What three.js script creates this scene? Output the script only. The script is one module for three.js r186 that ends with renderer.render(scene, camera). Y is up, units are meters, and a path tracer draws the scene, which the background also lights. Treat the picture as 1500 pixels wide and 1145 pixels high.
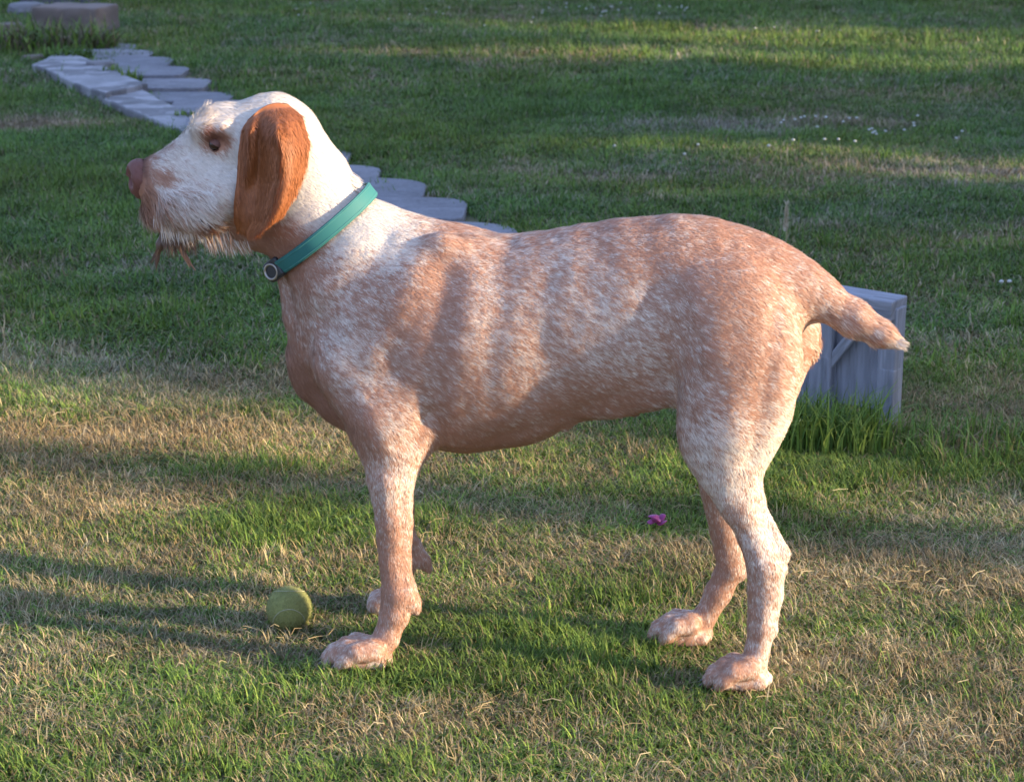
import * as THREE from 'three';
import { RoundedBoxGeometry } from 'three/addons/geometries/RoundedBoxGeometry.js';
import { mergeGeometries } from 'three/addons/utils/BufferGeometryUtils.js';

// ---------------------------------------------------------------- camera, sky, sun, exposure
const CAM_H = 1.2, CAM_Z = 2.9, PITCH = 15.7 * Math.PI / 180, FOV = 22;
const scene = new THREE.Scene();
const camera = new THREE.PerspectiveCamera(FOV, 1024 / 781, 0.1, 400);
camera.position.set(0, CAM_H, CAM_Z);
camera.rotation.set(-PITCH, 0, 0);
camera.focus = 3.0; camera.userData.fStop = 13;
const SUN = new THREE.Vector3(0.92, 0.275, 0.255).normalize();

function skyTexture() {
  const W = 256, H = 128, d = new Float32Array(W * H * 4), v = new THREE.Vector3();
  for (let j = 0; j < H; j++) for (let i = 0; i < W; i++) {
    const el = ((j + 0.5) / H - 0.5) * Math.PI, az = ((i + 0.5) / W - 0.5) * 2 * Math.PI;
    v.set(Math.cos(el) * Math.cos(az), Math.sin(el), Math.cos(el) * Math.sin(az));
    const t = Math.pow(1 - Math.max(0, v.y), 2.2), g = Math.pow(Math.max(0, v.dot(SUN)), 6);
    const o = (j * W + i) * 4;
    d[o] = 0.215 + 0.165 * t + 0.38 * g; d[o + 1] = 0.325 + 0.145 * t + 0.27 * g; d[o + 2] = 0.60 + 0.05 * t + 0.08 * g; d[o + 3] = 1;
  }
  const tx = new THREE.DataTexture(d, W, H, THREE.RGBAFormat, THREE.FloatType);
  tx.mapping = THREE.EquirectangularReflectionMapping; tx.magFilter = THREE.LinearFilter; tx.minFilter = THREE.LinearFilter; tx.needsUpdate = true;
  return tx;
}
scene.background = skyTexture(); scene.environment = scene.background;
scene.backgroundIntensity = 1.0; scene.environmentIntensity = 1.0;
const sun = new THREE.DirectionalLight(new THREE.Color(1, 0.79, 0.53), 5);
sun.position.copy(SUN).multiplyScalar(30); sun.castShadow = true; sun.shadow.radius = 2.5;
Object.assign(sun.shadow.camera, { left: -12, right: 12, top: 12, bottom: -12, near: 1, far: 80 });
sun.shadow.mapSize.set(4096, 4096);
scene.add(sun, sun.target);
const EXPOSURE = 2.6;

// ---------------------------------------------------------------- helpers
let seed = 7;
const rnd = () => { seed = (seed + 0x6d2b79f5) | 0; let t = Math.imul(seed ^ (seed >>> 15), 1 | seed); t = (t + Math.imul(t ^ (t >>> 7), 61 | t)) ^ t; return ((t ^ (t >>> 14)) >>> 0) / 4294967296; };
const rr = (a, b) => a + (b - a) * rnd();
const clamp = (x, a = 0, b = 1) => x < a ? a : x > b ? b : x;
const lerp = (a, b, t) => a + (b - a) * t;
const smooth = (a, b, x) => { const t = clamp((x - a) / (b - a)); return t * t * (3 - 2 * t); };
// value noise in 3D
const hash = (x, y, z) => { let h = Math.imul(x, 374761393) ^ Math.imul(y, 668265263) ^ Math.imul(z, 2147483647 ^ 0x5bd1e995); h = Math.imul(h ^ (h >>> 13), 1274126177); return ((h ^ (h >>> 16)) >>> 0) / 4294967296; };
function noise(x, y, z = 0) {
  const X = Math.floor(x), Y = Math.floor(y), Z = Math.floor(z); let u = x - X, v = y - Y, w = z - Z;
  u = u * u * (3 - 2 * u); v = v * v * (3 - 2 * v); w = w * w * (3 - 2 * w);
  const l = lerp;
  return l(l(l(hash(X, Y, Z), hash(X + 1, Y, Z), u), l(hash(X, Y + 1, Z), hash(X + 1, Y + 1, Z), u), v),
    l(l(hash(X, Y, Z + 1), hash(X + 1, Y, Z + 1), u), l(hash(X, Y + 1, Z + 1), hash(X + 1, Y + 1, Z + 1), u), v), w);
}
const fbm = (x, y, z = 0) => noise(x, y, z) * 0.55 + noise(x * 2.1 + 7, y * 2.1 + 3, z * 2.1 + 1) * 0.3 + noise(x * 4.3 + 1, y * 4.3 + 9, z * 4.3 + 5) * 0.15;

const counts = {};
const numbered = (n) => { const c = counts[n] = (counts[n] ?? -1) + 1; return c ? `${n}_${String(c).padStart(3, '0')}` : n; };
function tag(o, label, category, group, kind) {
  if (label) o.userData.label = label; if (category) o.userData.category = category; if (group) o.userData.group = group; if (kind) o.userData.kind = kind;
  return o;
}
function mesh(name, geo, mat, parent = scene) {
  const m = new THREE.Mesh(geo, mat); m.name = parent === scene ? numbered(name) : name; m.castShadow = m.receiveShadow = true; parent.add(m); return m;
}
function group(name, pos = [0, 0, 0], turn = 0) { const g = new THREE.Group(); g.name = numbered(name); g.position.set(...pos); g.rotation.y = turn; scene.add(g); return g; }

// survey of the place: sight lines from the tripod point, used to fix real positions
const FPX = 572.5 / Math.tan(FOV / 2 * Math.PI / 180), CP = Math.cos(PITCH), SP = Math.sin(PITCH);
function sight(px, py) { const x = (px - 750) / FPX, y = (572.5 - py) / FPX; return [x, y * CP - SP, -CP - y * SP]; }
function P(px, py, z) { const d = sight(px, py), t = (z - CAM_Z) / d[2]; return [d[0] * t, CAM_H + d[1] * t, z]; }
function G(px, py, h = 0) { const d = sight(px, py), t = (h - CAM_H) / d[1]; return [d[0] * t, h, CAM_Z + d[2] * t]; }

const mat = (r, g, b, rough = 0.85, extra = {}) => new THREE.MeshStandardMaterial({ color: new THREE.Color().setRGB(r, g, b), roughness: rough, ...extra });

// grey-level noise textures in metres
function noiseTexture(size, fn, srgb) {
  const d = new Uint8Array(size * size * 4);
  for (let j = 0; j < size; j++) for (let i = 0; i < size; i++) { const c = fn(i / size, j / size), o = (j * size + i) * 4; d[o] = c[0]; d[o + 1] = c[1]; d[o + 2] = c[2]; d[o + 3] = 255; }
  const t = new THREE.DataTexture(d, size, size); t.wrapS = t.wrapT = THREE.RepeatWrapping; t.magFilter = THREE.LinearFilter; t.minFilter = THREE.LinearMipmapLinearFilter;
  if (srgb) t.colorSpace = THREE.SRGBColorSpace; t.needsUpdate = true; return t;
}

// ---------------------------------------------------------------- lawn: where it is dry, where it is green
// [px, py, radius in m across, radius in depth, amount]: + dry, - green
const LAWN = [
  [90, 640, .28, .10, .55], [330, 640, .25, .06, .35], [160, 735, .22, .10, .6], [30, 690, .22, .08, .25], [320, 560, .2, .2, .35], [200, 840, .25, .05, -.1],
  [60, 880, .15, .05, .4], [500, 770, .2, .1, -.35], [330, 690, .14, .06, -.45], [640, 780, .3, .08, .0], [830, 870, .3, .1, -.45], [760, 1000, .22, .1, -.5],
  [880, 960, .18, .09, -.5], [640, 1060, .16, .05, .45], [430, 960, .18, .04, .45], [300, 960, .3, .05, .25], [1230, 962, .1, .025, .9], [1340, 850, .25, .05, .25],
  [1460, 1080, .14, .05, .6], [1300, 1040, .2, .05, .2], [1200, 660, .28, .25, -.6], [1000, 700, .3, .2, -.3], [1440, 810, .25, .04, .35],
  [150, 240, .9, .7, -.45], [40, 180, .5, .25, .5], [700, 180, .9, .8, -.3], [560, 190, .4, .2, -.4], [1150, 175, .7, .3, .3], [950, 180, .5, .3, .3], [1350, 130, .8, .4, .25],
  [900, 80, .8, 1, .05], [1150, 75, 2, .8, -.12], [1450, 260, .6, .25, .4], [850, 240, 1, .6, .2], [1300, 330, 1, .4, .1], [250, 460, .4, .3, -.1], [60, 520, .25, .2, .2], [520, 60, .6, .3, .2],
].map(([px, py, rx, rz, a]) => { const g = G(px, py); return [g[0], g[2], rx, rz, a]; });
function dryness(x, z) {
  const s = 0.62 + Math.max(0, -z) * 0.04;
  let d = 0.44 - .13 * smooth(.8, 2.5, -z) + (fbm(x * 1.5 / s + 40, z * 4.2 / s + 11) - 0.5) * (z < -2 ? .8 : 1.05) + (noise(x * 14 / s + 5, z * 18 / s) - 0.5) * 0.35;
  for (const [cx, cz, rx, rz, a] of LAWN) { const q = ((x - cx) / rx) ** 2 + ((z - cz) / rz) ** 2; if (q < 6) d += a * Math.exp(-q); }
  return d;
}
const bump = (x, z) => (noise(x * 1.1, z * 1.1 + 20) - 0.5) * 0.05 * smooth(1.2, 4, -z) + (noise(x * 5, z * 5) - 0.5) * 0.008;

// ---------------------------------------------------------------- ground
{
  const xs = [], zs = [];
  for (let x = -60; x < -6; x += 3) xs.push(x); for (let x = -6; x < 6; x += 0.05) xs.push(x); for (let x = 6; x <= 60; x += 3) xs.push(x);
  for (let z = -90; z < -18; z += 4) zs.push(z); for (let z = -18; z < -4; z += 0.12) zs.push(z); for (let z = -4; z < 1.6; z += 0.04) zs.push(z); for (let z = 1.6; z <= 40; z += 2) zs.push(z);
  const pos = [], col = [], idx = [];
  for (const z of zs) for (const x of xs) {
    pos.push(x, Math.abs(x) < 12 ? bump(x, z) - 0.006 : -0.006, z);
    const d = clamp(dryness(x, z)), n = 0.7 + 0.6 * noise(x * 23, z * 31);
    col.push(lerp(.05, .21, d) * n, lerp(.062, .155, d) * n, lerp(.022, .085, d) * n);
  }
  const w = xs.length;
  for (let j = 0; j + 1 < zs.length; j++) for (let i = 0; i + 1 < w; i++) { const a = j * w + i; idx.push(a, a + w, a + 1, a + 1, a + w, a + w + 1); }
  const g = new THREE.BufferGeometry(); g.setAttribute('position', new THREE.Float32BufferAttribute(pos, 3)); g.setAttribute('color', new THREE.Float32BufferAttribute(col, 3)); g.setIndex(idx); g.computeVertexNormals();
  tag(mesh('lawn_ground', g, new THREE.MeshStandardMaterial({ vertexColors: true, roughness: 1 })), 'mown lawn ground, patchy green and dry, running to the back of the garden', null, null, 'structure');
}

// ---------------------------------------------------------------- path of paving slabs, concrete strip, block
const slabMat = [[.195, .195, .22], [.17, .172, .195], [.215, .212, .235]].map(([r, g, b]) => {
  const n = new THREE.MeshStandardMaterial({ color: new THREE.Color().setRGB(1, 1, 1), roughness: .92 });
  const s = rnd() * 50;
  n.map = noiseTexture(128, (u, v) => { const q = .72 + .5 * (fbm(u * 9 + s, v * 9) - .5) + .25 * (rnd() - .5); return [r, g, b].map((c) => 255 * clamp(Math.pow(c * q * 1.15, 1 / 2.2))); }, true);
  n.bumpMap = noiseTexture(128, (u, v) => { const q = 255 * clamp(fbm(u * 14 + s, v * 14) * .6 + .4 * rnd()); return [q, q, q]; }); n.bumpScale = .004;
  return n;
});
function slabShape(w, d, rightRound, j = .012) {   // outline in plan, right-hand end rounded
  const s = new THREE.Shape(), r = rightRound;
  s.moveTo(-w / 2 + j, -d / 2); s.lineTo(w / 2 - r * .5, -d / 2 + rr(-1, 1) * .004); s.quadraticCurveTo(w / 2, -d / 2, w / 2, -d / 2 + r * .5);
  s.lineTo(w / 2, d / 2 - r * 1.2); s.quadraticCurveTo(w / 2 - .01, d / 2 - .01, w / 2 - r * 1.6, d / 2);
  s.lineTo(-w / 2 + rr(0, .02), d / 2 + rr(-1, 1) * .004); s.lineTo(-w / 2 + rr(-.01, .01), 0); s.closePath();
  return s;
}
const path = tag(group('garden_path'), 'grey paving slab path running past the dog to the stone block', null, null, 'structure');
{
  const a = G(722, 336), b = G(262, 106);                     // right-hand edge of the path
  const steps = Math.round((a[2] - b[2]) / 0.405);
  for (let i = -4; i <= steps + 2; i++) {
    const t = (i + .5) / steps, x1 = lerp(a[0], b[0], t) + rr(-.015, .015), z = lerp(a[2], b[2], t), w = .385 + rr(-.015, .02) + (i > steps - 1 ? .05 : 0), d = .39;
    const g = new THREE.ExtrudeGeometry(slabShape(w, d, .10 + rr(-.02, .03)), { depth: .045, bevelEnabled: true, bevelSize: .005, bevelThickness: .005, bevelSegments: 2, curveSegments: 6 });
    g.rotateX(-Math.PI / 2);
    const m = mesh('paving_slab', g, slabMat[((i % 3) + 3) % 3], path);
    m.position.set(x1 - w / 2, -.031 + bump(x1, z) + rr(-.003, .003), z); m.rotation.set(rr(-.02, .02), rr(-.035, .035), rr(-.02, .02));
  }
}
const strip = tag(group('concrete_strip'), 'pale weathered concrete strip along the left edge of the slab path', null, null, 'structure');
{
  const sm = new THREE.MeshStandardMaterial({ roughness: .95 });
  sm.map = noiseTexture(256, (u, v) => { const q = .8 + .7 * (fbm(u * 12, v * 12) - .5) + .2 * (rnd() - .5), st = fbm(u * 5 + 30, v * 5) > .62 ? .6 : 1; return [.32, .315, .335].map((c) => 255 * clamp(Math.pow(c * q * st, 1 / 2.2))); }, true);
  sm.bumpMap = noiseTexture(128, (u, v) => { const q = 255 * clamp(fbm(u * 14, v * 14) * .7 + .3 * rnd()); return [q, q, q]; }); sm.bumpScale = .006;
  const cuts = [[[440, 292], [450, 268]], [[345, 238], [352, 222]], [[268, 201], [276, 183]], [[152, 154], [212, 140]], [[46, 106], [98, 84]]];
  for (let i = 0; i + 1 < cuts.length; i++) {
    const q = [G(...cuts[i][0]), G(...cuts[i][1]), G(...cuts[i + 1][1]), G(...cuts[i + 1][0])];
    const c = [(q[0][0] + q[2][0]) / 2, (q[0][2] + q[2][2]) / 2], s = new THREE.Shape();
    const pts = [];
    for (let e = 0; e < 4; e++) for (let k = 0; k < 6; k++) { const t = k / 6, A = q[e], B = q[(e + 1) % 4]; const f = .985; pts.push([(lerp(A[0], B[0], t) - c[0]) * f + rr(-.012, .012), -((lerp(A[2], B[2], t) - c[1]) * f) + rr(-.02, .02)]); }
    pts.forEach((p, k) => k ? s.lineTo(...p) : s.moveTo(...p)); s.closePath();
    const g = new THREE.ExtrudeGeometry(s, { depth: .05, bevelEnabled: true, bevelSize: .008, bevelThickness: .008, bevelSegments: 2 }); g.rotateX(-Math.PI / 2);
    const m = mesh('strip_segment', g, sm, strip); m.position.set(c[0], -.024 + bump(...c), c[1]); m.rotation.z = rr(-.01, .03);
  }
}
function rockGeo(sx, sy, sz, s, detail = 3) {
  const g = new THREE.IcosahedronGeometry(1, detail), p = g.attributes.position, v = new THREE.Vector3();
  for (let i = 0; i < p.count; i++) { v.fromBufferAttribute(p, i); const n = .75 + .5 * fbm(v.x * 1.3 + s, v.y * 1.3, v.z * 1.3) + .12 * noise(v.x * 5 + s, v.y * 5, v.z * 5); v.multiplyScalar(n); v.set(clamp(v.x, -.86, .86) * sx, clamp(v.y, -.8, .72) * sy, clamp(v.z, -.86, .86) * sz); p.setXYZ(i, v.x, v.y, v.z); }
  g.computeVertexNormals(); return g;
}
function masonryBlock(w, h, d, s, col) {
  const g = new THREE.BoxGeometry(w, h, d, 24, 12, 16), p = g.attributes.position, c = [];
  for (let i = 0; i < p.count; i++) {
    let x = p.getX(i), y = p.getY(i), z = p.getZ(i);
    const cx = clamp(x, -w / 2 + .018, w / 2 - .018), cy = clamp(y, -h / 2 + .018, h / 2 - .018), cz = clamp(z, -d / 2 + .018, d / 2 - .018);
    const l = Math.hypot(x - cx, y - cy, z - cz) || 1, k = Math.min(1, .018 / l), n = 1 + 0 * k; x = cx + (x - cx) * k * n; y = cy + (y - cy) * k; z = cz + (z - cz) * k;
    const q = (fbm(x * 18 + s, y * 18, z * 18) - .5) * .022; p.setXYZ(i, x + q, y + q * .7, z + q);
    const t = .65 + .7 * fbm(x * 12 + s, y * 16, z * 12 + 4); c.push(col[0] * t, col[1] * t, col[2] * t);
  }
  g.setAttribute('color', new THREE.Float32BufferAttribute(c, 3)); g.computeVertexNormals(); return g;
}
{
  const vm = new THREE.MeshStandardMaterial({ vertexColors: true, roughness: .95 });
  const a = G(104, 52), h = .175, b1 = tag(mesh('stone_block', masonryBlock(.42, h, .34, 3, [.16, .125, .11]), vm), 'weathered brown stone block standing at the far end of the slab path', 'stone block');
  b1.position.set(a[0], h / 2 - .01, a[2] - .16); b1.rotation.y = -.22;
  const c = G(92, 12), b2 = tag(mesh('stone_block', masonryBlock(.5, .2, .3, 9, [.10, .10, .125]), vm), 'dark grey stone block behind the brown block at the top edge', 'stone block');
  b2.position.set(c[0] - .05, .09, c[2] - .2); b2.rotation.y = -.15;
  const stones = [[38, 22, .13, .07, .12, 'low grey stone in the weeds left of the brown block'], [50, 92, .07, .035, .05, 'small dark stone lying at the top end of the concrete strip'], [148, 108, .085, .045, .07, 'brown lump of rubble between concrete strip and slab path'], [12, 50, .1, .06, .09, 'dull brown stone at the left border in the weed patch'], [182, 135, .05, .028, .045, 'small dark pebble in the gap beside the paving slabs']];
  stones.forEach(([px, py, sx, sy, sz, label], i) => { const g = G(px, py), m = tag(mesh('stone', rockGeo(sx, sy, sz, i * 7.3), i % 2 ? mat(.13, .105, .085, .95) : mat(.17, .165, .175, .95)), label, 'stone', null); m.position.set(g[0], sy * .35 + bump(g[0], g[2]), g[2]); m.rotation.y = rr(0, 3); });
}

// ---------------------------------------------------------------- grass
function bladeInto(pos, nor, col, x, z, h, w, lean, az, c, y0 = 0, segs = 3) {
  const dx = Math.cos(az), dz = Math.sin(az), sx = -dz, sz = dx; let last;
  for (let k = 0; k <= segs; k++) {
    const t = k / segs, a = lean * t * (0.6 + 0.6 * t), ho = Math.sin(Math.min(a, 1.9)), y = y0 + h * t * Math.cos(Math.min(a * .8, 1.62)), o = h * t * ho, ww = w * (1 - t * t) * .5;
    const cx = x + dx * o, cz = z + dz * o, L = [cx + sx * ww, y, cz + sz * ww], R = [cx - sx * ww, y, cz - sz * ww];
    if (last) {
      const tri = k === segs ? [last[0], last[1], [cx, y, cz]] : [last[0], last[1], R, last[0], R, L];
      for (const p of tri) { pos.push(...p); col.push(...c); }
    }
    last = [L, R];
  }
}
const GREEN = [[.11, .19, .034], [.155, .25, .04], [.085, .155, .03], [.20, .275, .055]], STRAW = [[.40, .32, .17], [.33, .25, .13], [.46, .39, .24], [.27, .21, .12]];
function tuftGeo(n, radius, h0, h1, w, dry, flat, segs) {
  const pos = [], col = [];
  for (let i = 0; i < n; i++) {
    const a = rr(0, 6.28), r = radius * Math.sqrt(rnd()), isDry = rnd() < dry, c = (isDry ? STRAW : GREEN)[Math.floor(rnd() * 4)], v = rr(.8, 1.2);
    bladeInto(pos, null, col, Math.cos(a) * r, Math.sin(a) * r, rr(h0, h1) * (isDry ? .92 : 1), w * rr(.7, 1.25) * (isDry ? .8 : 1), isDry ? rr(.35, .95) : rr(.2, flat), rr(0, 6.28), c.map((q) => q * v), -.004, segs);
  }
  const g = new THREE.BufferGeometry(); g.setAttribute('position', new THREE.Float32BufferAttribute(pos, 3)); g.setAttribute('color', new THREE.Float32BufferAttribute(col, 3)); g.computeVertexNormals(); return g;
}
const grassMat = new THREE.MeshPhysicalMaterial({ vertexColors: true, roughness: .75, transmission: .3, thickness: 0, side: THREE.DoubleSide, specularIntensity: .35 });
const grass = tag(group('lawn_grass'), 'short mown grass of the lawn, green blades mixed with dry straw', 'grass', null, 'stuff');
function scatter(name, variants, places, tint) {
  const per = variants.map(() => []);
  for (const p of places) per[p.kind].push(p);
  const m = new THREE.Matrix4(), q = new THREE.Quaternion(), e = new THREE.Euler(), c = new THREE.Color();
  variants.forEach((g, k) => {
    const im = new THREE.InstancedMesh(g, grassMat, per[k].length); im.name = name; im.castShadow = im.receiveShadow = true; im.userData.kind = 'stuff';
    per[k].forEach((p, i) => { e.set(rr(-.15, .15), rr(0, 6.28), rr(-.15, .15)); q.setFromEuler(e); m.compose(new THREE.Vector3(p.x, p.y, p.z), q, new THREE.Vector3(p.s, p.s * p.hs, p.s)); im.setMatrixAt(i, m); c.setRGB(...tint(p)); im.setColorAt(i, c); });
    grass.add(im);
  });
}
const pathA = G(722, 336), pathB = G(262, 106);
function onPath(x, z) {
  const t = (pathA[2] - z) / (pathA[2] - pathB[2]); if (t < -.3 || t > 1.14) return false;
  const xr = lerp(pathA[0], pathB[0], t); return x < xr + .03 && x > xr - .36 + (rnd() < .04 ? .08 : 0);
}
const stripL = [G(345, 238), G(268, 201), G(152, 154), G(46, 106)], stripR = [G(283, 176), G(225, 148), G(178, 120), G(120, 92)];
function onStrip(x, z) {
  for (let i = 0; i < 3; i++) { if (z < stripL[i][2] + .0 && z > stripL[i + 1][2] - .1) { const t = (z - stripL[i][2]) / (stripL[i + 1][2] - stripL[i][2]); const xl = lerp(stripL[i][0], stripL[i + 1][0], t); if (x > xl + .03 && x < xl + .5 && !onPath(x, z)) { const tr = (pathA[2] - z) / (pathA[2] - pathB[2]); if (x < lerp(pathA[0], pathB[0], tr) - .38) return true; } } }
  return false;
}
{
  // kinds: 0-2 green, 3-4 mixed, 5-6 straw
  const near = [tuftGeo(16, .026, .014, .031, .0028, .06, 1.1, 3), tuftGeo(15, .026, .013, .028, .0032, .12, 1.3, 3), tuftGeo(16, .026, .014, .036, .0026, .18, 1.0, 3), tuftGeo(16, .026, .016, .034, .0026, .45, 1.5, 3), tuftGeo(16, .028, .016, .036, .0026, .6, 1.4, 3), tuftGeo(15, .028, .016, .036, .0025, .88, 1.4, 3), tuftGeo(14, .03, .014, .034, .0024, .97, 1.6, 3)];
  const far = [tuftGeo(14, .05, .025, .045, .0045, .06, 1.1, 2), tuftGeo(14, .05, .022, .04, .0048, .12, 1.3, 2), tuftGeo(14, .05, .02, .05, .0045, .2, 1.1, 2), tuftGeo(14, .05, .02, .04, .0045, .45, 1.3, 2), tuftGeo(14, .05, .02, .04, .0045, .6, 1.4, 2), tuftGeo(14, .05, .02, .04, .004, .85, 1.4, 2), tuftGeo(14, .055, .018, .04, .004, .95, 1.6, 2)];
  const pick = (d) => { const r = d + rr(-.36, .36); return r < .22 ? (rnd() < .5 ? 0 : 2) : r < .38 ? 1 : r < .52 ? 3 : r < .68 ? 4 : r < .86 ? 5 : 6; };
  const lay = (n, z0, z1, pad, bias, s0, s1) => {
    const out = [];
    while (out.length < n) {
      const z = lerp(z0, z1, Math.pow(rnd(), bias)), D = CAM_Z - z, half = D * .262 + pad, x = rr(-half, half);
      if (rnd() > half / ((CAM_Z - Math.min(z0, z1)) * .262 + pad)) continue;
      if (onPath(x, z) || onStrip(x, z)) { if (rnd() < .992) continue; }
      const d = dryness(x, z), bare = clamp((d - 1.05) * 2);
      if (rnd() < bare) { out.push(null); continue; }
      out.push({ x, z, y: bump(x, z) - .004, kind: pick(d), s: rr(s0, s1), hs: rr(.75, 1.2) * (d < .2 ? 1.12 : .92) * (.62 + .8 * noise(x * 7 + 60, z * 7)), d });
    }
    return out.filter(Boolean);
  };
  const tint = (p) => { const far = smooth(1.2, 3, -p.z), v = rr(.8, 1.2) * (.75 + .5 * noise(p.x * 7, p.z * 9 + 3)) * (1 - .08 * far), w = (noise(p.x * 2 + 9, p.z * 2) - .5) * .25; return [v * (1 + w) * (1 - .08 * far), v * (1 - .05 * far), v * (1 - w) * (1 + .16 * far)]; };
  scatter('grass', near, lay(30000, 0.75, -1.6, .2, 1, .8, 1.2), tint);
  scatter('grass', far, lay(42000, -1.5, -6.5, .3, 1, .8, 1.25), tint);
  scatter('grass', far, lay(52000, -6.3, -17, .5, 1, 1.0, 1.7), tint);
}

// ---------------------------------------------------------------- body field for the dog (metres)
const prims = [];
let grp = 0; const groupK = [], groupJoin = [];
function chain(k, join, sz, pts) {           // pts: [px, py, radius in mm-ish px, z]
  const id = grp++; groupK.push(k); groupJoin.push(join);
  const c = pts.map(([px, py, r, z]) => [...P(px, py, z), r * .001]);
  if (c.length === 1) c.push([...c[0]]);
  for (let i = 0; i + 1 < c.length; i++) prims.push({ id, a: c[i], b: c[i + 1], sz });
  return id;
}
function more(id, sz, pts) { const c = pts.map(([px, py, r, z]) => [...P(px, py, z), r * .001]); if (c.length === 1) c.push([...c[0]]); for (let i = 0; i + 1 < c.length; i++) prims.push({ id, a: c[i], b: c[i + 1], sz }); }
const zc = (px) => .03 + (px - 560) * .095 / 520;
const T = (px, py, r, dz = 0) => [px, py, r, zc(px) + dz];
const torso = chain(.012, 0, .72, [T(526, 500, 98), T(600, 492, 151), T(680, 501, 163), T(740, 500, 155), T(800, 484, 141), T(868, 471, 139), T(940, 459, 137), T(1000, 450, 132), T(1050, 447, 120), T(1080, 447, 98)]);
more(torso, .72, [T(478, 545, 55), T(530, 560, 60)]);                                       // breast
more(torso, .9, [T(460, 520, 42), T(500, 580, 40), T(560, 620, 42)]);
const neck = chain(.012, .045, .78, [T(604, 440, 118), T(538, 403, 108), T(474, 338, 80), T(428, 268, 80), T(405, 222, 70)]);
more(neck, .8, [T(448, 446, 34), T(420, 386, 20)]);
const HZ = .005;
const head = chain(.014, .03, .9, [[396, 206, 66, HZ], [345, 204, 51, HZ], [318, 212, 40, HZ]]);
more(head, .8, [[350, 270, 72, HZ], [310, 268, 58, HZ], [258, 268, 47, HZ], [230, 264, 34, HZ], [221, 264, 25, HZ]]);
more(head, 1, [[322, 184, 32, HZ], [304, 192, 24, HZ]]);
more(head, 1, [[290, 210, 24, HZ], [262, 234, 25, HZ]]);
more(head, .85, [[335, 300, 38, HZ], [275, 312, 30, HZ], [240, 305, 26, HZ], [228, 308, 19, HZ]]);
more(head, 1, [[262, 300, 32, HZ + .022], [295, 300, 34, HZ + .028], [330, 285, 36, HZ + .035]]);   // near flews, cheek
more(head, 1, [[262, 300, 32, HZ - .022], [295, 300, 34, HZ - .028], [330, 285, 36, HZ - .035]]);
more(head, 1, [[296, 187, 14, HZ + .028], [326, 190, 15, HZ + .043]]); more(head, 1, [[296, 187, 14, HZ - .028], [326, 190, 15, HZ - .043]]); // brows
more(head, 1, [[380, 330, 36, HZ], [350, 325, 30, HZ]]);                                   // throat
// near shoulder and foreleg
const FZ = .13;
chain(.025, .022, .6, [[648, 372, 30, zc(600) + .066], [612, 440, 48, zc(580) + .076], [530, 540, 58, zc(540) + .072]]);
chain(.02, .02, .6, [[668, 410, 22, zc(640) + .070], [652, 490, 36, zc(620) + .076], [606, 590, 38, zc(590) + .082]]);
chain(.03, .035, .75, [[520, 545, 58, zc(540) + .066], [565, 600, 58, zc(565) + .078], [580, 640, 46, FZ - .02]]);
chain(.006, .035, .9, [[571, 630, 46, FZ - .02], [572, 700, 35, FZ - .005], [576, 760, 27, FZ], [578, 820, 22.5, FZ], [583, 868, 24, FZ + .004], [578, 900, 22, FZ + .006], [566, 932, 19, FZ + .01], [554, 952, 18, FZ + .012]]);
more(grp - 1, 1, [[592, 862, 16, FZ + .004], [603, 882, 12, FZ + .004], [610, 893, 7, FZ + .004]]);                  // carpal pad
const paw = (toes, join = .008) => toes.forEach((t) => chain(.004, join, 1, t));
const FP = FZ + .012;
paw([-0.029, -.010, .010, .029].map((dz, i) => [[546, 950 + dz * 90, 17, FP + dz * .7], [516 - (i % 3 ? 7 : -5), 948 + dz * 300, 13, FP + dz * 1.02], [498 - (i % 3 ? 8 : -8), 957 + dz * 310, 11.5, FP + dz * 1.08], [488 - (i % 3 ? 8 : -8), 965 + dz * 310, 8.5, FP + dz * 1.08]]), .008);
more(grp - 1, 1, [[540, 956, 19, FP], [512, 957, 13, FP]]);
more(grp - 1, 1, [[505, 966, 10, FP], [562, 967, 12, FP]]); more(grp - 1, 1, [[506, 973, 9.5, FP + .021], [556, 972, 11, FP + .018]]);
// far foreleg
const FF = -.075;
chain(.03, .035, .75, [[530, 540, 58, zc(540) - .066], [565, 600, 54, zc(565) - .078], [580, 640, 46, FF]]);
chain(.006, .035, .9, [[572, 620, 46, FF], [574, 680, 33, FF], [580, 740, 27, FF], [588, 790, 24, FF], [592, 820, 23, FF - .005], [584, 850, 20, FF - .01], [572, 868, 18, FF - .012]]);
more(grp - 1, 1, [[604, 800, 17, FF - .005], [618, 820, 14, FF - .005], [627, 832, 9, FF - .005]]);
paw([-0.025, 0, .025].map((dz) => [[570, 874, 15, FF - .012 + dz], [552, 880 + dz * 200, 12, FF - .012 + dz], [546, 884 + dz * 200, 9, FF - .012 + dz]]));
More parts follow.
